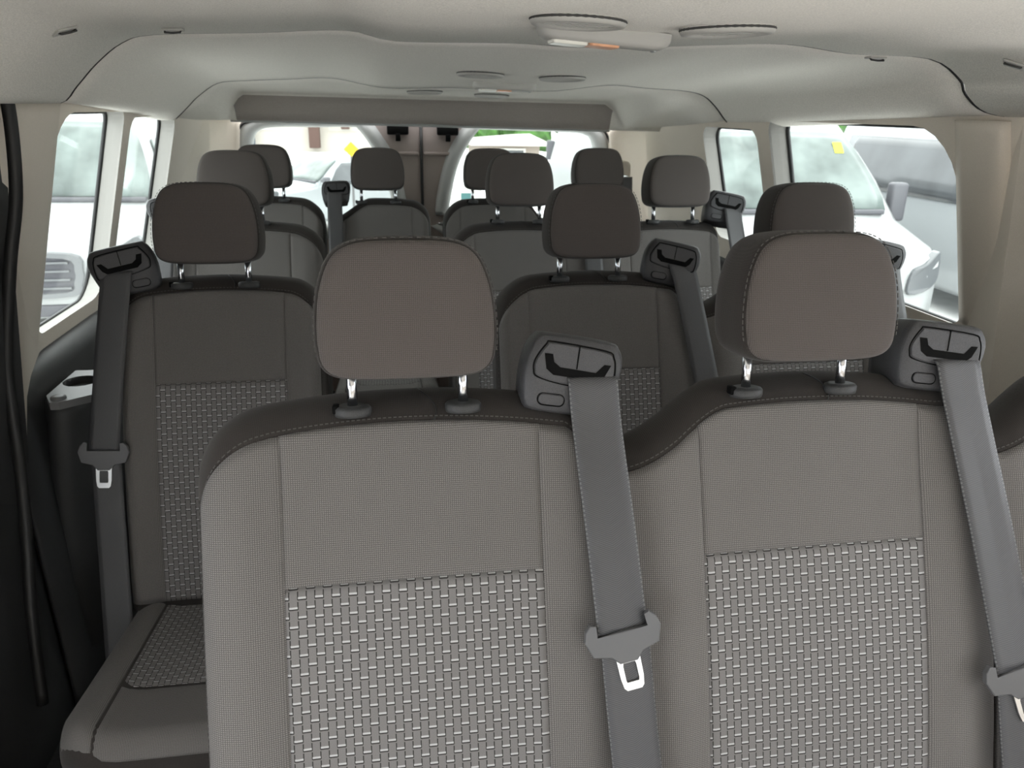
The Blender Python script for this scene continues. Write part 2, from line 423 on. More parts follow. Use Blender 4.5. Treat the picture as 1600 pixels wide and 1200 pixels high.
# lower charcoal trim on both sides
def lower(name, side, Y0, Y1, ztop, m='trimdark', off=.03):
    fx = xl if side < 0 else xr; rows = []
    for i in range(21):
        y = Y0+(Y1-Y0)*i/20; zt = ztop(y); r = []
        for k in range(9): z = zt*k/8*.97; r.append((fx(z)-side*(off+.02*(1-k/8)), y, z))
        r += [(fx(zt)-side*off*.8, y, zt-.006), (fx(zt)-side*off*.4, y, zt), (fx(zt)+side*.005, y, zt+.002)]
        rows.append(r)
    o = grid(name, rows, m, kind='structure'); md = o.modifiers.new('s', 'SOLIDIFY'); md.thickness = .012
lower('trim_2', -1, 1.70, 3.75, lambda y: .835, off=.062)
lower('trim_10', -1, .70, 1.705, lambda y: .90, off=.045)
lower('trim_3', 1, 1.0, 3.75, lambda y: .985 if y < 1.45 else (.985-.09*min(1, (y-1.45)/.15)))
# left door pillar: beige upper trim and dark lower trim, rounded inwards
def pillar(name, prof, zs, m):
    rows = []
    for z in zs: rows.append([(xl(z)+a, y, z) for a, y in prof(z)])
    o = grid(name, rows, m, cv=True, cap0=True, cap1=True, kind='structure')
def pp(z):
    o = .0; return [(-.03, 1.705), (.012, 1.702), (.028, 1.712), (.034, 1.745), (.034, 1.90), (.022, 1.99), (.0, 2.045), (-.04, 2.05)]
pillar('trim_4', pp, [.835+.61*i/20 for i in range(21)], 'beige')
def pr_(z): return [(.06, 1.44), (-.004, 1.44), (-.018, 1.455), (-.02, 1.48), (-.018, 1.56), (-.002, 1.60), (.06, 1.61)]
rows = [[(xr(z)+a, y, z) for a, y in pr_(z)] for z in [.99+.455*i/20 for i in range(21)]]
grid('trim_6', rows, 'beige', cv=True, cap0=True, cap1=True, kind='structure')
# black door seal curving down in front of the pillar
seal = catmull([(-.69,1.66,1.50),(-.70,1.68,1.40),(-.72,1.69,1.27),(-.755,1.69,1.138),(-.79,1.685,.97),(-.80,1.68,.89),(-.80,1.67,.83),(-.80,1.66,.76),(-.79,1.62,.66),(-.785,1.58,.55),(-.785,1.54,.42),(-.785,1.50,.2)], 6)
tube('trim_7', seal, .013, 'rubber', kind='structure')

# ---------------------------------------------------------------- rear doors
def rear_door(idx, x0, x1, glass_loop, hinge):
    Y = 4.0
    bm = bmesh.new(); es = []
    ov = [bm.verts.new((x, Y, z)) for x, z in ((x0, .0), (x1, .0), (x1, 1.42), (x0, 1.42))]
    es += [bm.edges.new((ov[i], ov[(i+1) % 4])) for i in range(4)]
    n = len(glass_loop); cx = sum(p[0] for p in glass_loop)/n; cz = sum(p[1] for p in glass_loop)/n
    def sc(k, e=0):
        out = []
        for i, (a, b) in enumerate(glass_loop):
            p, q = glass_loop[i-1], glass_loop[(i+1) % n]; tx, ty = q[0]-p[0], q[1]-p[1]; le = math.hypot(tx, ty) or 1
            nx, ny = ty/le, -tx/le
            if nx*(cx-a)+ny*(cz-b) > 0: nx, ny = -nx, -ny
            out.append((a+nx*k, b+ny*k))
        return out
    lo = sc(.03)
    iv = [bm.verts.new((a, Y, b)) for a, b in lo]; es += [bm.edges.new((iv[i], iv[(i+1) % n])) for i in range(n)]
    bmesh.ops.triangle_fill(bm, edges=es, use_beauty=True, use_dissolve=False)
    d = from_bm('door_%d' % idx, bm, 'doortrim', kind='structure')
    # raised grey frame around the window
    rows = []
    for k, dy in ((.075, 0), (.062, -.022), (.040, -.028), (.018, -.020), (.004, .0), (0, .03)):
        kk = [(a, b) for a, b in sc(k)]
        rows.append([(max(min(a, x1-.006), x0+.006), Y+dy, min(b, 1.415)) for a, b in kk])
    grid('window_frame', rows, 'greytrim', d, cv=True)
    bm = bmesh.new(); f = bm.faces.new([bm.verts.new((a, Y+.028, b)) for a, b in glass_loop])
    r = bmesh.ops.extrude_face_region(bm, geom=[f])
    for v in r['geom']:
        if isinstance(v, bmesh.types.BMVert): v.co.y += .004
    g = from_bm('glass_pane', bm, 'glassr', d)
    # recessed latch housing
    lx = .075 if idx == 1 else .318
    box('latch_housing', lx-.052, lx+.052, 3.955, 3.995, 1.325, 1.42, 'black', d, .006)
    box('latch_lever', lx-.012, lx+.012, 3.945, 3.96, 1.295, 1.33, 'black', d, .003)
    # moulded ledge
    bm = bmesh.new(); bbox(bm, (x0 if idx == 2 else .02)+.008, (x1 if idx == 1 else .36)-.008, 3.985, 4.0, 1.228, 1.245, .006)
    from_bm('moulded_ledge', bm, 'doortrim', d, True)
    return d
gl = [tuple(v)[:2] for v in catmull([(-.62,.93,0),(-.63,1.15,0),(-.61,1.29,0),(-.58,1.335,0),(-.50,1.350,0),(-.30,1.353,0),(-.15,1.355,0),(-.115,1.345,0),(-.06,1.27,0),(-.01,1.18,0),(.03,1.02,0),(.035,.93,0),(0,.90,0),(-.58,.90,0)], 5, True)]
gr = [tuple(v)[:2] for v in catmull([(.33,.93,0),(.335,1.02,0),(.375,1.18,0),(.42,1.27,0),(.475,1.345,0),(.51,1.353,0),(.70,1.350,0),(.95,1.345,0),(1.02,1.335,0),(1.06,1.30,0),(1.085,1.15,0),(1.09,.93,0),(1.06,.90,0),(.36,.90,0)], 5, True)]
rear_door(1, -.72, .183, gl, -1); rear_door(2, .193, 1.22, gr, 1)
tube('trim_8', [(.188, 3.992, z) for z in (.0, .4, .8, 1.2, 1.40)], .0075, 'rubber', kind='structure')
# dark seal around the rear opening
tube('trim_9', catmull([(-.73,3.972,.3),(-.715,3.972,1.0),(-.69,3.972,1.28),(-.665,3.972,1.345),(-.61,3.972,1.376),(-.4,3.972,1.380),(.2,3.972,1.378),(.9,3.972,1.372),(1.07,3.972,1.365),(1.13,3.972,1.33),(1.17,3.972,1.2),(1.2,3.972,1.0),(1.21,3.972,.3)], 6), .006, 'rubber', kind='structure')

# ---------------------------------------------------------------- seats
TH = R(18)
class Mod:
    """geometry of one backrest, local x across, h up along the recline, y backwards"""
    def __init__(s, hl, hr, tl, tr, pw, pc=0, T=.115, H=.755, Rc=.10):
        s.hl, s.hr, s.tl, s.tr, s.pw, s.pc, s.T, s.H0, s.Rc = hl, hr, tl, tr, pw, pc, T, H, Rc
    def H(s, x):
        e = s.hl if x < 0 else s.hr; t = s.tl if x < 0 else s.tr; ax = min(abs(x), e)
        h = s.H0-.011*(min(ax, .2)/.17)**2
        if t == 'outer':
            q = max(0, (ax-(e-s.Rc))/s.Rc); h -= s.Rc*1.05*(1-math.sqrt(max(0, 1-q*q)))
        else:
            w = .165 if x < 0 else .075; q = max(0, (ax-(e-w))/w); h -= .074*(q*q*(3-2*q))**.85 if q > 0 else 0
        return h
    def f(s, x):
        e = s.hl if x < 0 else s.hr; t = s.tl if x < 0 else s.tr; ax = min(abs(x), e)
        r = .038 if t == 'outer' else .012; q = max(0, (ax-(e-r))/r)
        return s.T/2*(1-math.sqrt(max(0, 1-q*q)))
    def front(s, x, h):
        H = s.H(x); b = .052; f = s.f(x)
        y = f
        ax = abs(x-s.pc)
        y -= .016*math.exp(-((ax-s.pw-.05)/.045)**2)*min(1, max(0, (s.H0-.02-h)/.15))*(1-f/(s.T/2))
        y -= .012*math.sin(min(1, max(0, h/.6))*PI)*(1-f/(s.T/2))
        if h > H-b:
            q = min(1, (h-(H-b))/b); y += (s.T/2-y)*(1-math.sqrt(max(0, 1-q*q)))
        return y
    def zt(s, x, d=.043):
        k = 1
        ee = s.hl if x < 0 else s.hr
        if (s.tl if x < 0 else s.tr) == 'outer': x = x*(ee/(ee-.012))
        return s.H(x)-d
def xs_for(m, n=44):
    out = []
    for i in range(n+1):
        t = i/n; c = (1-math.cos(t*PI))/2; c = .45*t+.55*c; out.append(-m.hl+(m.hl+m.hr)*c)
    return out
def backrest(m, parent, front_bottom=.0, rowidx=1):
    hi = rowidx <= 2
    X = xs_for(m, 48 if hi else 30); rows = []; uvs = []
    for x in X:
        H = m.H(x); b = .052; f = m.f(x); r = []; u = []
        for k in range(17): h = (H-b)*k/16; r.append((x, m.front(x, h), h)); u.append((x, h))
        for k in range(1, 9):
            q = math.sin(k/8*PI/2); h = H-b+b*q; y0 = m.front(x, H-b-1e-6); y = y0+(m.T/2-y0)*(1-math.sqrt(max(0, 1-q*q))); r.append((x, y, h)); u.append((x, h+y))
        for k in range(1, 9):
            a = PI/2*(1-k/8); yb = m.T-f
            r.append((x, m.T/2+(yb-m.T/2)*math.cos(a), H-b+b*math.sin(a))); u.append((x, H+.05+k*.008))
        for k in range(1, 9): h = (H-b)*(1-k/8); r.append((x, m.T-f, h)); u.append((x, H+.12+(H-h)))
        rows.append(r); uvs.append(u)
    bk = grid('backrest', rows, 'cover', parent, cv=True, uv=uvs, cap0=True, cap1=True)
    def patch(name, x0, x1, zb, zt, mat, off=.0035, nx=24, nz=36):
        rows = []; uv = []
        for i in range(nx+1):
            a = i/nx; a = .6*a+.4*(1-math.cos(a*PI))/2; x = x0+(x1-x0)*a; r = []; u = []
            b0, b1 = zb(x), zt(x)
            for k in range(nz+1):
                t = k/nz; t = .7*t+.3*(1-math.cos(t*PI))/2; h = b0+(b1-b0)*t
                de = min(x-x0, x1-x, h-b0, b1-h); o = off*min(1, max(0, de)/.007)**.5-.0012
                # offset mostly forwards
                r.append((x, m.front(x, h)-o, h+o*.15*(1 if h > m.H(x)-.052 else 0))); u.append((x+.003, h))
            rows.append(r); uv.append(u)
        o = grid(name, rows, mat, bk, uv=uv); md = o.modifiers.new('s', 'SOLIDIFY'); md.thickness = .003; md.offset = -1
        return o
    pl, pr = m.pc-m.pw, m.pc+m.pw
    lo = lambda x: .015
    zw = lambda x: .505+.004*x      # top of woven insert
    el = m.hl-(.014 if m.tl == 'outer' else .003); er = m.hr-(.014 if m.tr == 'outer' else .003)
    patch('side_bolster', -el, pl, lo, m.zt, 'cloth'); patch('side_bolster', pr, er, lo, m.zt, 'cloth')
    patch('upper_insert', pl, pr, zw, m.zt, 'cloth'); patch('woven_insert', pl, pr, lo, zw, 'woven')
    # row of stitches just above the seam of the top cover
    if rowidx <= 3:
        bm = bmesh.new(); d = .0065; x = -el+.002; path = []
        N = 400
        for i in range(N+1):
            x = -el+.001+(el+er-.002)*i/N; h = m.zt(x)+.007
            path.append(Vector((x, m.front(x, h)-.0008, h)))
        if m.tl == 'outer': path = [Vector((-el-.006, m.front(-el-.006, h)-.0008, h)) for h in [.2+.004*i for i in range(int((path[0].z-.2)/.004))]]+path
        if m.tr == 'outer': path = path+[Vector((er+.006, m.front(er+.006, h)-.0008, h)) for h in [path[-1].z-.004*i for i in range(int((path[-1].z-.2)/.004))]]
        acc = 0; st = path[0]; on = True
        for a, b in zip(path, path[1:]):
            acc += (b-a).length
            if acc > (.0038 if on else .0022):
                if on:
                    t = (b-st).normalized(); n = Vector((0, -1, .3)).normalized(); s = t.cross(n)*.0007
                    vv = [bm.verts.new(p) for p in (st-s, st+s, b+s, b-s, st-s+n*.001, st+s+n*.001, b+s+n*.001, b-s+n*.001)]
                    for q in ((0, 1, 2, 3), (4, 5, 6, 7), (0, 1, 5, 4), (1, 2, 6, 5), (2, 3, 7, 6), (3, 0, 4, 7)): bm.faces.new([vv[i] for i in q])
                on = not on; st = b; acc = 0
        from_bm('stitching', bm, 'thread', bk)
        # short seam across the top of the cover
        pts = []
        for k in range(14):
            h = m.H(.02)-.043+.043*k/13; pts.append((.03+.012*math.sin(k/13*PI)-.02*k/13, m.front(.02, h)-.0003, h))
        tube('cover_seam', pts, .0011, 'rubber', bk, n=5)
    return bk
HP = [(0,-1),(.35,-.995),(.66,-.975),(.85,-.91),(.955,-.77),(.99,-.55),(1.0,-.28),(.985,.05),(.945,.35),(.87,.63),(.77,.82),(.62,.93),(.40,.985),(0,1.0)]
HPc = HP+[(-a, b) for a, b in reversed(HP[1:-1])]
HL = [tuple(v)[:2] for v in catmull([(a, b, 0) for a, b in HPc], 3, True)]
def headrest(parent, x, Yc, zt, W=.228, H=.177, D=.11, rowidx=1, rz=0, posts_to=None):
    r = empty('headrest', (x, Yc, zt-H/2), rot=(-R(8), 0, rz), parent=parent)
    rings = [(.5,.70),(.5,.80),(.47,.885),(.40,.94),(.25,.985),(.05,1.0),(-.20,1.0),(-.36,.985),(-.43,.965),(-.455,.945),(-.455,.925)]
    rows = []; uv = []
    for d, k in rings:
        rows.append([(a*W/2*k, d*D-(.012*(1-b)*.5 if d < 0 else 0), b*H/2*(k if d > 0 else k)) for a, b in HL]); uv.append([(a*W/2*k+d*D, b*H/2*k+d*D) for a, b in HL])
    cu = grid('headrest_cover', rows, 'cover', r, cv=True, uv=uv, cap0=True, cap1=True)
    rows = []; uv = []
    for d, k in ((-.44,.950),(-.475,.945),(-.505,.925),(-.525,.88),(-.54,.78),(-.55,.55),(-.555,.3),(-.557,.02)):
        rows.append([(a*W/2*k, d*D-.012*(1-b*k)*.5, b*H/2*k) for a, b in HL]); uv.append([(a*W/2*k, b*H/2*k) for a, b in HL])
    grid('front_panel', rows, 'head', r, cv=True, uv=uv, cap1=True)
    if rowidx <= 2:
        bm = bmesh.new(); n = len(HL)
        loop = catmull([(a*W/2*.985, -.43*D-.012*(1-b)*.5-.0012, b*H/2*.985) for a, b in HL[::2]], 6, True)
        st = loop[0]; acc = 0; on = True
        for a, b in zip(loop, loop[1:]):
            if a.z < -.6*H/2: st = b; acc = 0; continue
            acc += (b-a).length
            if acc > (.0036 if on else .0022):
                if on:
                    t = (b-st).normalized(); nn = Vector((0, -1, 0)); s = t.cross(nn)*.0006
                    vv = [bm.verts.new(p) for p in (st-s, st+s, b+s, b-s, st-s+nn*.001, st+s+nn*.001, b+s+nn*.001, b-s+nn*.001)]
                    for q in ((0, 1, 2, 3), (4, 5, 6, 7), (0, 1, 5, 4), (1, 2, 6, 5), (2, 3, 7, 6), (3, 0, 4, 7)): bm.faces.new([vv[i] for i in q])
                on = not on; st = b; acc = 0
        from_bm('stitching', bm, 'thread', r)
    for s in (-1, 1):
        px = s*.073
        z1 = -H/2+.02; zz = -H/2-.055
        bm = bmesh.new(); bmesh.ops.create_cone(bm, segments=20, radius1=.0068, radius2=.0068, depth=z1-zz, cap_ends=True, matrix=Matrix.Translation((px, .003, (z1+zz)/2)))
        from_bm('post', bm, 'chrome', r, True)
        zc = -H/2-.046
        rows = []
        for k, h in ((.5, .004), (.7, .0045), (.9, .003), (1, 0), (1.0, -.006), (.95, -.010), (.6, -.011)):
            rows.append([(px+.0245*k*math.cos(a*2*PI/28), .003+.020*k*math.sin(a*2*PI/28), zc+h) for a in range(28)])
        grid('post_collar', rows, 'trimdark', r, cv=True, cap0=True, cap1=True)
        if s < 0:
            box('release_button', px-.026, px-.017, -.006, .010, zc-.006, zc+.006, 'black', r, .002)
    return r
def retractor(parent, x, y, z, roll_, yaw_=0, k=1.0, mirror=1, rowidx=1):
    """belt outlet on top of the backrest"""
    r = empty('belt_retractor', (x, y, z), rot=(-R(12), roll_, yaw_), parent=parent); mi = mirror
    W = .066*k
    out = [(-.064,-.030),(-.060,-.046),(-.045,-.056),(.040,-.056),(.052,-.050),(.058,-.030),(.066,.000),(.067,.022),(.060,.038),(.044,.046),(-.036,.048),(-.052,.044),(-.062,.026),(-.066,.0)]
    lp = [tuple(v)[:2] for v in catmull([(a*mi*k, b*k, 0) for a, b in out], 3, True)]
    rows = []
    for d, s in ((.085, .72), (.08, .82), (.055, .93), (.02, .99), (.0, 1.0), (-.018, 1.0), (-.026, .965), (-.030, .91), (-.031, .6), (-.031, .1)):
        rows.append([(a*s, d*k, b*s-(.012*k if d > .05 else 0)) for a, b in lp])
    grid('housing', rows, 'plastic', r, cv=True, cap0=True, cap1=True)
    # raised face plate with a groove around it
    def fp(a, b, d): return (a*mi*k, d*k, b*k)
    pl = [(-.052,-.002),(-.046,-.010),(-.015,-.016),(.03,-.018),(.050,-.016),(.055,-.010),(.056,.010),(.052,.026),(.040,.034),(-.030,.038),(-.040,.034),(-.052,.012)]
    plc = [tuple(v)[:2] for v in catmull([(a, b, 0) for a, b in pl], 4, True)]
    tube('groove', [fp(a, b, -.0305) for a, b in plc], .0011*k, 'black', r, closed=True, n=6)
    extr('face_plate', [(a*.965, b*.94+.0006) for a, b in plc], 'plastic', r, -.029, -.0325, fp, bevel=.0015)
    # U-shaped slot
    sl = [(-.041,.022),(-.030,.022),(-.027,.012),(-.018,.006),(.030,.004),(.040,.016),(.049,.016),(.042,.0),(.034,-.007),(-.026,-.005),(-.036,.002)]
    slc = sl
    extr('belt_slot', slc, 'black', r, -.030, -.0332, fp)
    box('plate_divider', (.004*mi-.0008)*k, (.004*mi+.0008)*k, -.0334*k, -.030*k, .006*k, .036*k, 'black', r)
    bt = rrect(-.042, -.006, -.046, -.030, .0075, 4)
    tube('button_groove', [fp(a, b, -.0305) for a, b in bt], .0009*k, 'black', r, closed=True, n=5)
    extr('button', [(a, b) for a, b in rrect(-.041, -.007, -.045, -.031, .0068, 4)], 'plastic', r, -.029, -.0325, fp, bevel=.001)
    return r
def strap(name, parent, pts, w, wdir=Vector((1, 0, 0)), th=.0013, mat='web', n=10):
    P = catmull(pts, n); rows = []; uv = []; acc = 0
    for i, p in enumerate(P):
        if i: acc += (p-P[i-1]).length
        a = P[max(0, i-1)]; b = P[min(len(P)-1, i+1)]; t = (b-a).normalized()
        s = (wdir-t*wdir.dot(t)).normalized(); nn = s.cross(t)
        rows.append([p+s*(-w/2+w*k/6)+nn*th for k in range(7)]+[p+s*(w/2-w*k/6)-nn*th for k in range(7)])
        uv.append([(-w/2+w*k/6, acc) for k in range(7)]+[(w/2-w*k/6, acc) for k in range(7)])
    return grid(name, rows, mat, parent, cv=True, uv=uv, cap0=True, cap1=True)
def latch(parent, loc, tilt, rx, k=1.0):
    r = empty('latch_plate', loc, rot=(rx, tilt, 0), parent=parent)
    def fn(a, b, d): return (a*k, d, b*k)
    lp = [(-.052,.006),(-.048,.020),(-.040,.028),(-.0345,.025),(-.035,.008),(-.008,.010),(.008,.010),(.035,.008),(.0345,.025),(.040,.028),(.048,.020),(.052,.006),(.045,-.016),(.022,-.022),(.012,-.033),(-.012,-.033),(-.022,-.022),(-.045,-.016)]
    extr('latch_body', lp, 'latch', r, .004, -.0045, fn, bevel=.0018)
    n = 5
    o = [(-.021,-.014),(.021,-.014),(.016,-.030),(.0155,-.055),(.0135,-.068),(.010,-.072),(-.010,-.072),(-.0135,-.068),(-.0155,-.055),(-.016,-.030)]
    h = [(-.008,-.034),(.008,-.034),(.009,-.038),(.009,-.050),(.009,-.058),(.008,-.061),(-.008,-.061),(-.009,-.058),(-.009,-.050),(-.009,-.038)]
    extr('latch_tongue', o, 'tongue', r, .002, -.0015, fn, hole=h)
    return r
def cushion(parent, x0, x1, yb, depth, zb, zf, pl, pr, front=True, rowidx=2):
    """seat cushion from backrest (yb) forward"""
    def top(x, t):     # t 0 back .. 1 front
        z = zb+(zf-zb)*t
        e = min(x-x0, x1-x); 
        z += .018*math.exp(-((e-.06)/.035)**2)*1.0-.045*(1-math.sqrt(max(0, 1-(max(0, 1-e/.04))**2)))
        return z
    rows = []; uv = []; nx = 32
    for i in range(nx+1):
        a = i/nx; a = .5*a+.5*(1-math.cos(a*PI))/2; x = x0+(x1-x0)*a; r = []; u = []
        e = min(x-x0, x1-x); fr = .09*(1-math.sqrt(max(0, 1-(max(0, 1-e/.10))**2)))
        dd = depth-fr
        for k in range(15): t = k/14; r.append((x, yb-dd*t, top(x, t))); u.append((x, t*depth))
        zt = top(x, 1)
        for k in range(1, 7): q = k/6*PI/2; r.append((x, yb-dd-.045*math.sin(q), zt-.05*(1-math.cos(q)))); u.append((x, depth+k*.012))
        r.append((x, yb-dd-.035, zt-.14)); u.append((x, depth+.2))
        r.append((x, yb, zt-.14)); u.append((x, depth+.5))
        rows.append(r); uv.append(u)
    c = grid('seat_cushion', rows, 'cover', parent, cv=True, uv=uv, cap0=True, cap1=True)
    def patch(name, xa, xb, ta, tb, mat, wrap=0):
        rows = []; uv = []
        for i in range(19):
            x = xa+(xb-xa)*i/18; r = []; u = []; e = min(x-x0, x1-x); fr = .09*(1-math.sqrt(max(0, 1-(max(0, 1-e/.10))**2))); dd = depth-fr
            for k in range(25):
                t = ta+(tb-ta)*k/24; de = min(i, 18-i)/18*(xb-xa); de2 = min(k, 24-k)*depth/24*(tb-ta); o = .004*min(1, min(de, de2)/.008)**.5-.001
                if t <= 1: r.append((x, yb-dd*t, top(x, t)+o))
                else:
                    q = (t-1)/.15*PI/2*.75; r.append((x, yb-dd-(.045+o)*math.sin(q), top(x, 1)-.05+(.05+o)*math.cos(q)))
                u.append((x+.004, t*depth))
            rows.append(r); uv.append(u)
        o = grid(name, rows, mat, c, uv=uv); md = o.modifiers.new('s', 'SOLIDIFY'); md.thickness = .003; md.offset = -1
    patch('woven_insert', pl, pr, .02, .74, 'woven'); patch('front_insert', pl, pr, .745, 1.15, 'cloth')
    patch('side_bolster', x0+.012, pl, .02, 1.15, 'cloth'); patch('side_bolster', pr, x1-.012, .02, 1.15, 'cloth')
    return c
def legs(parent, xs, y0, y1, zt):
    for x in xs:
        for y in (y0, y1):
            box('leg', x-.02, x+.02, y-.025, y+.025, 0, zt, 'metal', parent, .004)

ZB, = (.38,)
TAN = math.tan(TH)
def seat_unit(root, cx, Yrow, dz, m, hx, hdz=0, rowidx=1, head_rz=0, cush=True, W=.228, H=.177):
    """one place on a seat: Yrow = Y of the headrest centre plane"""
    yb = Yrow-.98+.732
    r = empty('backrest_pivot', (cx, yb, ZB+dz), rot=(-TH, 0, 0))
    b = backrest(m, root, rowidx=rowidx); b.location = r.location; b.rotation_euler = r.rotation_euler
    bpy.data.objects.remove(r)
    headrest(root, hx, Yrow, 1.2975+hdz, W=W, H=H, rowidx=rowidx, rz=head_rz)
    if cush: cushion(root, cx-m.hl+.004, cx+m.hr-.004, yb+.035, .47, ZB-.01+dz, .435+dz, cx+m.pc-m.pw, cx+m.pc+m.pw)
def belt(root, top, latchp, end, w=.068, tilt=0, k=1.0, yslope=TAN, has_latch=True, bottom=None):
    s = empty('seat_belt', (0, 0, 0), parent=root)
    T, Lp = Vector(top), Vector(latchp)      # T: where the webbing leaves the slot
    B = T+Vector(((Lp.x-T.x)*.16, -.020, -.055)); midp = B.lerp(Lp, .5)+Vector((0, -.003, 0))
    strap('webbing', s, [T+Vector((0, .016, .002)), T, B, midp, Lp], w)
    if bottom: strap('lower_webbing', s, [Lp+Vector((.002, .006, .008)), Lp.lerp(Vector(bottom), .5)+Vector((0, .006, 0)), Vector(bottom)], w*.98)
    if has_latch: latch(s, Lp+Vector((0, -.004, -.006)), tilt, -R(16), k)
    return s
# row 1 : three-place bench
b1 = empty('bench_seat', (.58, .80, 0), 'nearest three-place grey cloth bench with woven inserts, filling the foreground', 'seat', 'bench seats')
def adopt(root):
    for o in list(COL.objects):
        if o.parent is root: o.location = Vector(o.location)-Vector(root.location)
mA = Mod(.285, .279, 'outer', 'valley', .171, .0); mB = Mod(.289, .286, 'valley', 'valley', .170, -.0); mC = Mod(.286, .20, 'valley', 'outer', .165, 0)
seat_unit(b1, .024, .98, 0, mA, .021, 0, 1)
seat_unit(b1, .592, .98, .004, mB, .572, .004, 1)
seat_unit(b1, 1.164, .98, .0, mC, 1.13, 0, 1)
retractor(b1, .243, .985, 1.110, R(8), R(-4), 1.03)
retractor(b1, .800, .985, 1.118, R(5), R(-8), .98)
belt(b1, (.268, .945, 1.106), (.288, .806, .806), None, tilt=-R(12), bottom=(.315, .70, .50))
belt(b1, (.815, .945, 1.112), (.872, .772, .706), None, tilt=-R(17), bottom=(.895, .69, .45))
legs(b1, (-.15, .55, 1.15), .40, .70, .36); adopt(b1)
# row 2
s2_ = empty('single_seat', (-.378, 1.62, 0), 'single grey cloth seat against the left wall, second row, with tall belt on its left', 'seat', 'single seats on the left')
m2s = Mod(.228, .228, 'outer', 'outer', .143, 0, Rc=.085); m2s.Rc = .07
seat_unit(s2_, -.378, 1.82, -.005, m2s, -.386, -.010, 2)
retractor(s2_, -.572, 1.80, 1.105, R(-9), R(14), 1.03, mirror=-1)
belt(s2_, (-.580, 1.760, 1.099), (-.622, 1.64, .735), None, w=.062, tilt=R(3), bottom=(-.61, 1.50, .30))
legs(s2_, (-.50, -.26), 1.25, 1.55, .36); adopt(s2_)
b2 = empty('bench_seat', (.77, 1.62, 0), 'two-place grey cloth bench on the right, second row, directly behind the foreground bench', 'seat', 'bench seats')
m2b = Mod(.245, .27, 'outer', 'valley', .162, 0); m2c = Mod(.27, .25, 'valley', 'outer', .162, 0)
seat_unit(b2, .493, 1.82, -.008, m2b, .486, -.009, 2)
seat_unit(b2, 1.04, 1.82, -.008, m2c, 1.035, -.006, 2)
retractor(b2, .695, 1.815, 1.10, R(9), R(-14), 1.03)
belt(b2, (.712, 1.776, 1.094), (.80, 1.60, .62), None, w=.062, tilt=-R(12))
retractor(b2, 1.25, 1.815, 1.10, R(9), R(-14), 1.03)
belt(b2, (1.265, 1.776, 1.094), (1.30, 1.66, .78), None, w=.062, has_latch=False)
legs(b2, (.35, 1.15), 1.25, 1.55, .36); adopt(b2)
# row 3
s3_ = empty('single_seat', (-.46, 2.46, 0), 'third-row single grey seat on the left, mostly hidden behind the nearer single seat', 'seat', 'single seats on the left')
m3s = Mod(.245, .262, 'outer', 'outer', .15, .0)
seat_unit(s3_, -.46, 2.66, .005, m3s, -.470, .014, 3)
retractor(s3_, -.672, 2.63, 1.125, R(-9), R(14), 1.03, mirror=-1, rowidx=3)
belt(s3_, (-.680, 2.590, 1.119), (-.71, 2.46, .78), None, w=.062, has_latch=False)
legs(s3_, (-.62, -.3), 2.1, 2.4, .36); adopt(s3_)
b3 = empty('bench_seat', (.72, 2.46, 0), 'two-place grey bench, third row on the right, bright upper backrest by the window', 'seat', 'bench seats')
m3b = Mod(.245, .27, 'outer', 'valley', .16, 0); m3c = Mod(.27, .20, 'valley', 'outer', .15, .0); m3c.Rc = .05
seat_unit(b3, .455, 2.66, .0, m3b, .453, .014, 3)
seat_unit(b3, .995, 2.66, .0, m3c, 1.010, .011, 3)
retractor(b3, .68, 2.655, 1.115, R(8), R(-14), 1.0, rowidx=3)
belt(b3, (.695, 2.616, 1.109), (.72, 2.44, .66), None, w=.062, has_latch=False)
retractor(b3, 1.195, 2.64, 1.135, R(8), R(-14), 1.05, rowidx=3)
belt(b3, (1.21, 2.598, 1.129), (1.25, 2.46, .78), None, w=.062, has_latch=False)
legs(b3, (.3, 1.1), 2.1, 2.4, .36); adopt(b3)
# row 4
b4 = empty('bench_seat', (-.24, 3.27, 0), 'two-place dark bench at the back, left half of the last row', 'seat', 'bench seats')
m4a = Mod(.22, .24, 'outer', 'outer', .15, 0); m4b = Mod(.20, .225, 'valley', 'outer', .145, 0); m4b.Rc = .08
seat_unit(b4, -.495, 3.47, .0, m4a, -.495, -.004, 4)
seat_unit(b4, -.028, 3.47, -.008, m4b, -.026, -.012, 4)
retractor(b4, -.205, 3.455, 1.105, R(-4), R(6), .92, rowidx=4)
belt(b4, (-.21, 3.418, 1.10), (-.21, 3.28, .74), None, w=.062, has_latch=False)
legs(b4, (-.6, .1), 2.95, 3.2, .36); adopt(b4)
b5 = empty('bench_seat', (.71, 3.27, 0), 'two-place dark bench, right half of the last row, before a white van', 'seat', 'bench seats')
m5a = Mod(.22, .235, 'outer', 'valley', .145, 0); m5b = Mod(.235, .20, 'valley', 'outer', .145, 0)
seat_unit(b5, .470, 3.47, -.008, m5a, .457, -.010, 4)
seat_unit(b5, .94, 3.47, -.008, m5b, .945, -.004, 4)
legs(b5, (.35, 1.05), 2.95, 3.2, .36); adopt(b5)

# ---------------------------------------------------------------- cup holder armrest on the left wall
ch = empty('cup_holder', (-.76, 1.80, .60), 'grey cup holder tray on a dark moulded armrest beside the left single seat', 'cup holder')
def lc(p): return (p[0]+.76, p[1]-1.80, p[2]-.60)
tr = [(-.80,1.835),(-.775,1.785),(-.755,1.785),(-.70,1.83),(-.70,2.00),(-.73,2.02),(-.80,2.02)]
hc = (-.758, 1.935); hole = []
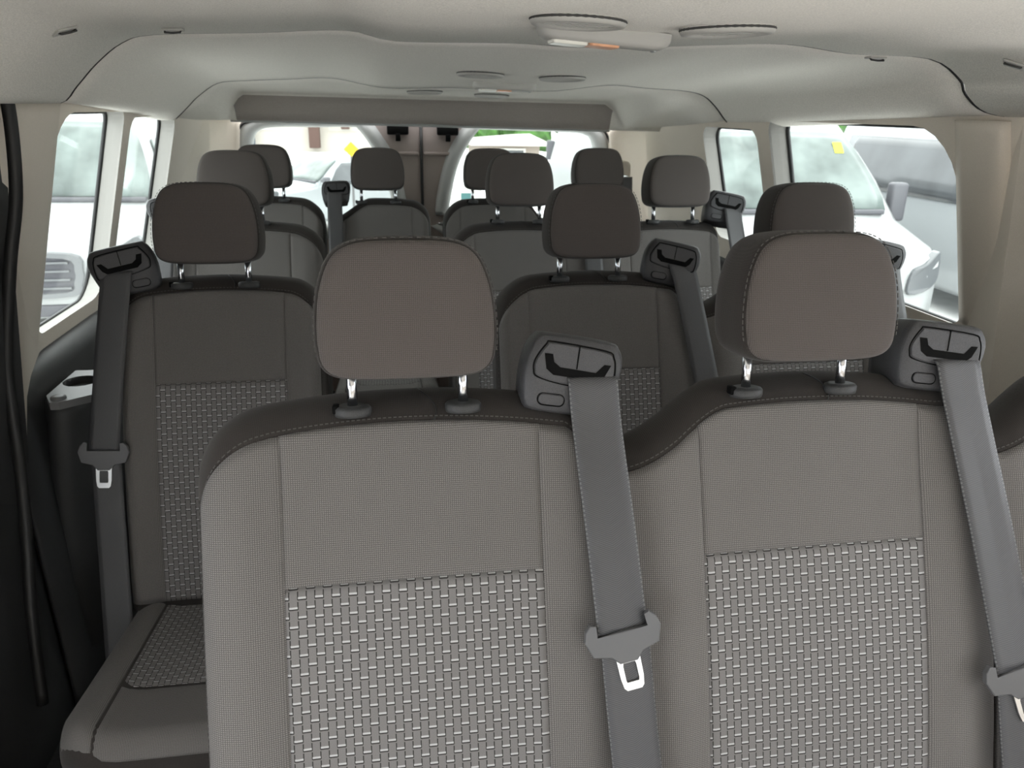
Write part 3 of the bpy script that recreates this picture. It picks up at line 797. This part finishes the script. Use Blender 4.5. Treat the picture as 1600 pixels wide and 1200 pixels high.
# annular tray: outer loop resampled to match a circular hole
outp = [Vector((*p, 0)) for p in tr]; per = []
for i in range(len(outp)):
    a, b = outp[i], outp[(i+1) % len(outp)]
    for k in range(8): per.append(tuple(a.lerp(b, k/8))[:2])
n = len(per)
hole = [(hc[0]+.041*math.cos(math.atan2(p[1]-hc[1], p[0]-hc[0])), hc[1]+.041*math.sin(math.atan2(p[1]-hc[1], p[0]-hc[0]))) for p in per]
extr('tray', per, 'tray', ch, .782, .80, lambda a, b, d: lc((a, b, d)), hole=hole)
rows = [[lc((hc[0]+.041*k*math.cos(t*2*PI/32), hc[1]+.041*k*math.sin(t*2*PI/32), z)) for t in range(32)] for k, z in ((1.0, .799), (.95, .78), (.9, .73), (.4, .725), (.05, .725))]
grid('cup_well', rows, 'trimdark', ch, cv=True, cap1=True)
rows = [[lc((-.765+.017*k*math.cos(t*2*PI/24), 1.812+.017*k*math.sin(t*2*PI/24), z)) for t in range(24)] for k, z in ((1, .797), (1, .803), (.9, .806), (.5, .807), (.05, .807))]
grid('tray_cap', rows, 'tray', ch, cv=True, cap1=True)
rows = []
for z, e in ((.10, -.05), (.40, -.04), (.58, -.03), (.66, -.018), (.72, -.008), (.75, -.006), (.781, .0)):
    rows.append([lc((x if x < -.84 else x+e, y, z)) for x, y in ((-.815,1.86),(-.79,1.82),(-.765,1.81),(-.725,1.85),(-.722,1.95),(-.735,2.005),(-.78,2.01),(-.815,2.01))])
grid('armrest_body', rows, 'trimdark', ch, cv=True, cap0=True, cap1=True)

# ---------------------------------------------------------------- ceiling fittings
def seat_on_ceiling(t, x, y, rz, d):
    p, n = ceil_at(x, y)
    t.rotation_euler = (Vector((0, 0, -1)).rotation_difference(n).to_matrix().to_4x4() @ Matrix.Rotation(rz, 4, 'Z')).to_euler()
    t.location = p+n*d

def air_vent(x, y, z, r, rz, label, group='round ceiling air vents'):
    t = empty('air_vent', (x, y, z), label, 'air vent', group); seat_on_ceiling(t, x, y, rz, .0035)
    rows = [[(r*k*math.cos(a*2*PI/40), r*k*math.sin(a*2*PI/40), h) for a in range(40)] for k, h in ((1.0, .004), (1.0, -.002), (.96, -.006), (.86, -.007), (.78, -.003), (.74, .004))]
    grid('vent_ring', rows, 'vent', t, cv=True)
    rows = [[(r*.76*k*math.cos(a*2*PI/32), r*.76*k*math.sin(a*2*PI/32), .003) for a in range(32)] for k in (1, .02)]
    grid('vent_back', rows, 'ventdark', t, cv=True, cap1=True)
    tube('vent_groove', [(r*.985*math.cos(a*2*PI/36), r*.985*math.sin(a*2*PI/36), .0005) for a in range(36)], .0022, 'ventdark', t, closed=True, n=5)
    for i in range(-3, 4):
        yy = i*r*.2; hw = math.sqrt(max(0, (r*.74)**2-yy*yy))
        bm = bmesh.new(); bbox(bm, -hw, hw, yy-r*.045, yy+r*.045, -.004, .001)
        from_bm('louver', bm, 'vent', t)
air_vent(.272, 1.135, 1.562, .067, R(35), 'round ceiling air vent nearest the top edge, left of its twin above the lamp')
air_vent(.492, 1.140, 1.562, .067, R(35), 'round ceiling air vent nearest the top edge, to the right of the front lamp')
air_vent(.283, 2.345, 1.538, .068, R(20), 'round ceiling air vent in the middle panel, left of the smaller lamp')
air_vent(.520, 2.335, 1.536, .068, R(20), 'round ceiling air vent in the middle panel, right of the smaller lamp')
air_vent(.17, 3.22, 1.507, .070, R(20), 'small-looking far ceiling vent near the rear doors, left one of the last pair')
air_vent(.44, 3.27, 1.506, .070, R(20), 'small-looking far ceiling vent near the rear doors, right one of the last pair')
def dome_lamp(x, y, z, w, label):
    t = empty('ceiling_lamp', (x, y, z), label, 'lamp', 'ceiling lamps'); seat_on_ceiling(t, x, y, R(1), .003)
    rows = []
    for k, h in ((1.0, .006), (1.0, -.004), (.96, -.012), (.86, -.017)):
        lp = rrect(-w*k, w*k, -.030*k, .030*k, .02, 5); rows.append([(a, b, h) for a, b in lp])
    grid('lamp_housing', rows, 'vent', t, cv=True, cap1=True)
    extr('lamp_lens', rrect(-w*.80, -w*.26, -.020, .026, .008, 4), 'lens', t, -.014, -.022, lambda a, b, d: (a, b, d), bevel=.003)
    extr('reading_lens', rrect(-w*.24, w*.22, -.020, .026, .008, 4), 'lensamber', t, -.014, -.021, lambda a, b, d: (a, b, d), bevel=.003)
    box('lamp_switch', w*.80, w*.86, .0, .02, -.019, -.012, 'greytrim', t, .002)
dome_lamp(.344, 1.26, 1.566, .105, 'front rectangular ceiling lamp with white and amber lenses between round vents')
dome_lamp(.40, 2.66, 1.528, .105, 'farther rectangular ceiling lamp in the middle roof panel')
def clip(x, y, z, rz, label, rot=(0, 0, 0)):
    t = empty('coat_hook', (x, y, z), label, 'hook', 'small ceiling clips'); seat_on_ceiling(t, x, y, rz, .001)
    bm = bmesh.new(); bbox(bm, -.018, .018, -.012, .012, -.003, .001, .0012); from_bm('hook_base', bm, 'vent', t, True)
    tube('hook_loop', [(-.014, -.002, -.002), (-.014, -.008, -.006), (0, -.010, -.007), (.014, -.008, -.006), (.014, -.002, -.002)], .0018, 'ventdark', t, n=6)
clip(-.373, 1.63, 1.574, 0, 'small ceiling clip at the left end of the front roof seam')
clip(-.505, 1.47, 1.548, R(50), 'small ceiling clip at the upper left corner, above the left pillar', (0, R(-45), 0))
clip(.999, 1.56, 1.555, 0, 'small ceiling clip behind the right end of the front roof seam')
clip(1.10, 1.30, 1.528, R(-50), 'small ceiling clip at the far right edge above the right pillar', (0, R(45), 0))
# shoulder belt anchor on the rear right corner
an = empty('belt_anchor', (1.125, 3.62, 1.13), 'black shoulder belt loop on the beige corner panel behind the last row', 'belt anchor')
extr('anchor_cover', rrect(-.03, .03, -.05, .05, .025, 5), 'beige', an, .20, -.0, lambda a, b, d: (a, d, b+.05), bevel=.012)
extr('anchor_loop', rrect(-.032, .018, -.055, .04, .02, 5), 'tongue', an, -.004, -.014, lambda a, b, d: (a, d, b), bevel=.004)
strap('webbing', an, [Vector((.006, -.022, .03)), Vector((.008, -.026, -.03)), Vector((.02, -.02, -.15)), Vector((.03, .0, -.45))], .05)

# ---------------------------------------------------------------- outside
GZ = -.70
def van(name, x, y, rz, paint, label, cat='van', gl='carglass', width=1.03, cab=True, sgl='sideglass', style='van', k=1.0, grille_w=.46, frontlabel=None):
    """forward-facing van: local -Y is the nose, local z=0 is the ground"""
    t = empty(name, (x, y, GZ), label, cat, 'white and silver vans outside' if style == 'van' else None, rot=(0, 0, rz)); t.scale = (k, k, k)
    if style == 'van':   # y, halfwidth, z top, z bottom, tumblehome
        st = [(0.0,.55,.72,.38,.04),(.03,.80,.86,.30,.05),(.12,.95,.98,.26,.07),(.35,1.0,1.07,.25,.10),(.75,1.02,1.17,.25,.12),(1.0,1.03,1.235,.25,.13),(1.05,1.03,1.27,.25,.13),(1.35,1.03,1.62,.25,.19),(1.60,1.03,1.89,.25,.24),(1.78,1.03,2.03,.25,.26),(2.05,1.03,2.11,.25,.26),(2.6,1.03,2.14,.25,.24),(4.2,1.03,2.15,.25,.23),(5.4,1.03,2.13,.25,.22),(5.55,1.0,2.08,.3,.24)]
    else:
        st = [(0.0,.55,.72,.40,.04),(.03,.80,.90,.32,.05),(.15,.92,1.0,.28,.07),(.6,.95,1.06,.26,.08),(1.25,.96,1.12,.26,.10),(1.30,.96,1.15,.26,.10),(1.7,.96,1.46,.26,.2),(1.98,.96,1.64,.26,.27),(2.3,.96,1.70,.26,.27),(3.6,.96,1.68,.26,.27),(4.1,.96,1.5,.26,.22),(4.5,.94,1.12,.28,.1),(4.6,.9,1.0,.35,.1)]
    belt_z = 1.25 if style == 'van' else 1.08
    def sec(yv):
        for a, b in zip(st, st[1:]):
            if a[0] <= yv <= b[0]: q = (yv-a[0])/(b[0]-a[0]); return [u+(v-u)*q for u, v in zip(a, b)]
        return st[-1]
    def ring(yv):
        _, w_, zt, zb, th = sec(yv); pts = []
        zs = min(belt_z, zt-.12)
        half = [(w_*.90, zb), (w_*.985, zb+.10), (w_, zb+.3 if zb+.3 < zs else (zb+zs)/2), (w_*.995, zs), (w_-th*.75*min(1, max(0, (zt-zs)/.8)), zs+(zt-zs)*.72), (w_-th*min(1, max(.15, (zt-zs)/.8)), zt-.055), (w_-th*min(1, max(.2, (zt-zs)/.8))-.09, zt-.008), (w_*.45, zt+.012), (0, zt+.018)]
        full = [(-a, b) for a, b in half]+[(a, b) for a, b in reversed(half[:-1])]
        return [(a, yv, b) for a, b in full]
    ys = [s[0] for s in st]; yy = []
    for a, b in zip(ys, ys[1:]):
        n = max(1, int((b-a)/.2)); yy += [a+(b-a)*i/n for i in range(n)]
    yy.append(ys[-1])
    body = grid('body', [ring(v) for v in yy], paint, t, cv=True, cap0=True, cap1=True)
    # windscreen patch following the sloping front
    y0, y1 = (1.07, 1.76) if style == 'van' else (1.33, 1.96)
    rows = []
    for i in range(9):
        yv = y0+(y1-y0)*i/8; _, w_, zt, zb, th = sec(yv); hw = (w_-th*min(1, max(.2, (zt-belt_z)/.8))-.075)
        if i == 0: hw *= .99
        rows.append([(hw*(-1+2*j/16), yv-.015, zt+.018*(1-abs(-1+2*j/16))**.5+.008) for j in range(17)])
    ws = grid('windscreen', rows, gl, t); ws.modifiers.new('s', 'SOLIDIFY').thickness = .01
    # dark cowl strip with wipers below it
    _, w_, zt, *_q = sec(y0)
    box('cowl_panel', -w_*.86, w_*.86, y0-.07, y0+.03, zt-.035, zt+.012, 'blackp', t, .01)
    for s in (-1, 1):
        def side(n_, ya, yb, za, zb_, mat, off=.012):
            rows = []
            for i in range(13):
                yv = ya+(yb-ya)*i/12; _, w2, zt2, zb2, th2 = sec(yv); zs = min(belt_z, zt2-.12); r = []
                for j in range(7):
                    z = za(yv)+(zb_(yv)-za(yv))*j/6
                    if z <= zs: xx = w2
                    else:
                        q = (z-zs)/max(.01, (zt2-.055-zs)); xx = w2-th2*min(1, max(.15, (zt2-zs)/.8))*min(1, q)**1.1
                    r.append((s*(xx+off), yv, z))
                rows.append(r)
            o = grid(n_, rows, mat, t); o.modifiers.new('s', 'SOLIDIFY').thickness = .012
        if style == 'van':
            side('side_window', 1.42, 2.35, lambda v: 1.20+.10*max(0, (1.75-v)/.33) if v > 1.42 else 1.3, lambda v: min(1.86, 1.32+(v-1.42)*1.35), sgl)
            if cab: side('side_window', 2.5, 5.2, lambda v: 1.25, lambda v: 1.90, sgl)
        else:
            side('side_window', 1.65, 3.9, lambda v: 1.08, lambda v: min(1.56, 1.18+(v-1.65)*1.3, 1.56-(v-3.3)*.6 if v > 3.3 else 9), sgl)
        # mirror, headlamp, handle, wheels
        mb = bmesh.new(); bbox(mb, min(s*1.12, s*1.30)*1.0, max(s*1.12, s*1.30), 1.28, 1.42, 1.15, 1.55 if style == 'van' else 1.3, .035, 3)
        bbox(mb, min(s*.98, s*1.16), max(s*.98, s*1.16), 1.33, 1.40, 1.17, 1.24, .01)
        from_bm('door_mirror', mb, 'blackp', t, True)
        hl = [(.60,.66),(.93,.74),(.985,.92),(.95,1.03),(.78,.93),(.62,.86)]
        rows = []
        lp = [tuple(v)[:2] for v in catmull([(a, b, 0) for a, b in hl], 4, True)]
        def hfn(a, b, d):
            yy_ = .0+.02+.9*max(0, a-.55)**2.1+(b-.66)*.12
            return (s*a, yy_-d, b)
        extr('headlamp', lp, 'lamp', t, -.04, .06, hfn, bevel=.01)
        bm = bmesh.new(); bbox(bm, min(s*1.03, s*1.065), max(s*1.03, s*1.065), 2.25, 2.42, 1.05, 1.09, .01); from_bm('door_handle', bm, 'blackp', t, True)
        for wy in (.95, 4.4 if style == 'van' else 3.7):
            bm = bmesh.new(); bmesh.ops.create_cone(bm, segments=28, radius1=.34, radius2=.34, depth=.22, cap_ends=True, matrix=Matrix.Translation((s*.93, wy, .34)) @ Matrix.Rotation(PI/2, 4, 'Y'))
            bmesh.ops.bevel(bm, geom=[e for e in bm.edges if len(e.link_faces) == 2 and e.calc_face_angle() > 1], offset=.03, segments=2, affect='EDGES')
            wh = from_bm('wheel', bm, 'tyre', t, True)
            bm = bmesh.new(); bmesh.ops.create_cone(bm, segments=24, radius1=.2, radius2=.17, depth=.03, cap_ends=True, matrix=Matrix.Translation((s*1.045, wy, .34)) @ Matrix.Rotation(PI/2*s, 4, 'Y'))
            from_bm('wheel_cover', bm, 'latch', wh, True)
    # grille, bumper, lower air intake
    gy = -.03
    go = [(-grille_w,.62),(-grille_w*.80,.50),(grille_w*.80,.50),(grille_w,.62),(grille_w*1.05,.74),(grille_w*.85,.90),(-grille_w*.85,.90),(-grille_w*1.05,.74)]
    def gf(a, b, d): return (a, gy-.01+.03*(abs(a)/.5)**2-d, b)
    lp = [tuple(v)[:2] for v in catmull([(a, b, 0) for a, b in go], 4, True)]
    fr = extr('grille_frame', lp, 'gframe', t, -.05, .02, gf, hole=[(a*.86, .70+(b-.70)*.80) for a, b in lp])
    g = extr('grille', [(a*.87, .70+(b-.70)*.82) for a, b in lp], 'grille', t, -.06, .0, gf)
    for z in (.58, .66, .74, .82): box('grille_bar', -grille_w*.8, grille_w*.8, gy-.015, gy+.01, z-.008, z+.010, 'gframe', g)
    box('bumper_intake', -.7, .7, -.02, .1, .30, .42, 'grille', t, .02)
    return t
wv = van('cargo_van', 4.02, 6.15, R(-2), 'paintw', 'white van with green-tinted windscreen and yellow sticker, seen through the right windows', k=.975)
# sticker on its windscreen and bonnet slot
def on_ws(t, x, yv, sx_, h, mat, name):
    z = 1.27+(yv-1.05)*1.12
    bm = bmesh.new(); n = Vector((0, -.75, .66))
    vs = [Vector((x+a, yv+b*.66, z+b*.75))+n*.03 for a, b in ((-sx_, -h), (sx_, -h), (sx_, h), (-sx_, h))]
    vs += [v+n*.004 for v in vs]
    vv = [bm.verts.new(v) for v in vs]
    for q in ((0, 1, 2, 3), (7, 6, 5, 4), (0, 4, 5, 1), (1, 5, 6, 2), (2, 6, 7, 3), (3, 7, 4, 0)): bm.faces.new([vv[i] for i in q])
    return from_bm(name, bm, mat, t)
on_ws(wv, .58, 1.58, .05, .07, 'yellow', 'windscreen_sticker')
van('cargo_van', 7.2, 5.2, R(-2), 'paints', 'silver-white van with long dark side windows, beyond the white van on the right', gl='sideglass')
van('cargo_van', -3.18, 7.40, R(3), 'paintw', 'white van with oval mesh grille facing us, seen through the left windows', cab=True, sgl='carglass', k=.96)
van('cargo_van', -6.6, 7.4, R(3), 'paintw', 'white van farther left beyond the one with the oval grille', sgl='carglass')
van('cargo_van', 5.05, 17.75, R(165), 'paintw', 'bright white van seen from its blank rear through the right rear door window', cab=False)
van('parked_car', -2.36, 14.3, R(-55), 'paints', 'silver vehicle with green side windows parked behind, in the left rear window', 'car', style='car', sgl='sideglass', k=.76)
box('ground_plane', -60, 60, -20, 90, GZ-.2, GZ, 'asphalt', kind='structure').name = 'ground'
# building with columns
bl = empty('building', (-5.0, 41, GZ), 'cream building front with dark columns behind the left rear door window', 'building')
box('wall', -14, 9, 0, 6, 0, 7, 'wall', bl)
box('roof', -14.4, 9.4, -.6, 6.4, 7, 7.5, 'roofw', bl, .05)
for x, m_, w_ in ((-1.35, 'column2', .22), (1.72, 'column', .26), (3.22, 'column', .2), (6.2, 'column', .26)):
    box('column', x-w_, x+w_, -.7, -.2, .2 if x < 3 else 1.1, 7, m_, bl, .03)
for i in range(6):
    f = box('window', -12+i*3.6, -10.6+i*3.6, -.06, .02, 1.0, 2.2, 'roofw', bl); box('window_pane', -11.9+i*3.6, -10.7+i*3.6, -.09, -.05, 1.08, 2.12, 'wall', f)
for z in (1.6, 2.0): box('railing', -13, 9, -.95, -.9, z, z+.05, 'housewall', bl)
# yellow road sign
sg = empty('road_sign', (-.505, 13.2, GZ), 'yellow diamond warning sign on a post beside the building', 'sign')
bm = bmesh.new(); bbox(bm, -.085, .085, -.01, .01, -.085, .085, .01); bmesh.ops.rotate(bm, verts=bm.verts, matrix=Matrix.Rotation(PI/4, 3, 'Y')); bmesh.ops.translate(bm, verts=bm.verts, vec=(0, 0, 1.50))
from_bm('sign_plate', bm, 'signy', sg); box('post', -.02, .02, .012, .04, 0, 1.6, 'latch', sg)
# house with hipped pale roof and trees
hs = empty('house', (5.6, 30, GZ), 'low tan house with a pale hipped roof behind the right rear window', 'house')
box('wall', -1.95, .35, .3, 4.5, 0, .93, 'housewall', hs)
bm = bmesh.new(); v = [bm.verts.new(p) for p in ((-2.35, -.1, .93), (.75, -.1, .93), (.75, 4.9, .93), (-2.35, 4.9, .93), (-.5, 2.2, 1.20), (.3, 2.2, 1.24), (-2.35, -.1, .86), (.75, -.1, .86), (.75, 4.9, .86), (-2.35, 4.9, .86))]
for q in ((0, 1, 5, 4), (1, 2, 5), (2, 3, 4, 5), (3, 0, 4), (0, 6, 7, 1), (1, 7, 8, 2), (2, 8, 9, 3), (3, 9, 6, 0), (6, 9, 8, 7)): bm.faces.new([v[i] for i in q])
from_bm('roof', bm, 'roofw', hs)
f = box('window', -1.2, -.2, .24, .31, .2, .75, 'roofw', hs); box('window_pane', -1.12, -.28, .22, .25, .27, .68, 'sideglass', f)
def tree(x, y, h, r, label, group='trees beyond the car park'):
    t = empty('tree', (x, y, GZ), label, 'tree', group)
    tube('trunk', [(0, 0, 0), (.1, 0, h*.3), (0, .1, h*.6)], .2, 'bark', t)
    bm = bmesh.new(); rnd = random.Random(int(x*7+y))
    for i in range(26):
        a = rnd.uniform(0, 2*PI); q = rnd.uniform(0, .8)*r; z = h*.62+rnd.uniform(-.42, .38)*h*.8
        bmesh.ops.create_icosphere(bm, subdivisions=2, radius=r*rnd.uniform(.3, .5), matrix=Matrix.Translation((q*math.cos(a), q*math.sin(a), z)))
    for v in bm.verts: v.co += Vector((rnd.uniform(-1, 1), rnd.uniform(-1, 1), rnd.uniform(-1, 1)))*r*.06
    from_bm('crown', bm, 'leaf', t, False, fixn=False)
for x, y, h, r, l in ((4.4, 38.5, 2.3, 1.25, 'green tree at the left behind the pale-roofed house'), (6.9, 38.2, 2.5, 1.35, 'green tree in the middle behind the pale-roofed house'), (9.5, 38.4, 2.4, 1.3, 'green tree at the right behind the pale-roofed house'),
                   (22, 16.5, 3.9, 2.4, 'green tree above the roofs beyond the right windows'), (27, 19, 4.6, 2.6, 'green tree farther right above the silver-white van'), (26, 38, 7, 3.2, 'green tree far beyond the right-hand vans')):
    tree(x, y, h, r, l)
# small notice board seen low in the right rear window
nb = empty('notice_board', (.82, 8.0, GZ), 'small white notice with a dark mark behind the right rear window', 'sign')
box('board', -.16, .16, 0, .02, 1.10, 1.42, 'roofw', nb); box('board_mark', -.05, .05, -.006, -.001, 1.20, 1.34, 'sticker', nb)
for s in (-1, 1): box('post', s*.12-.015, s*.12+.015, .021, .05, 0, 1.4, 'latch', nb)
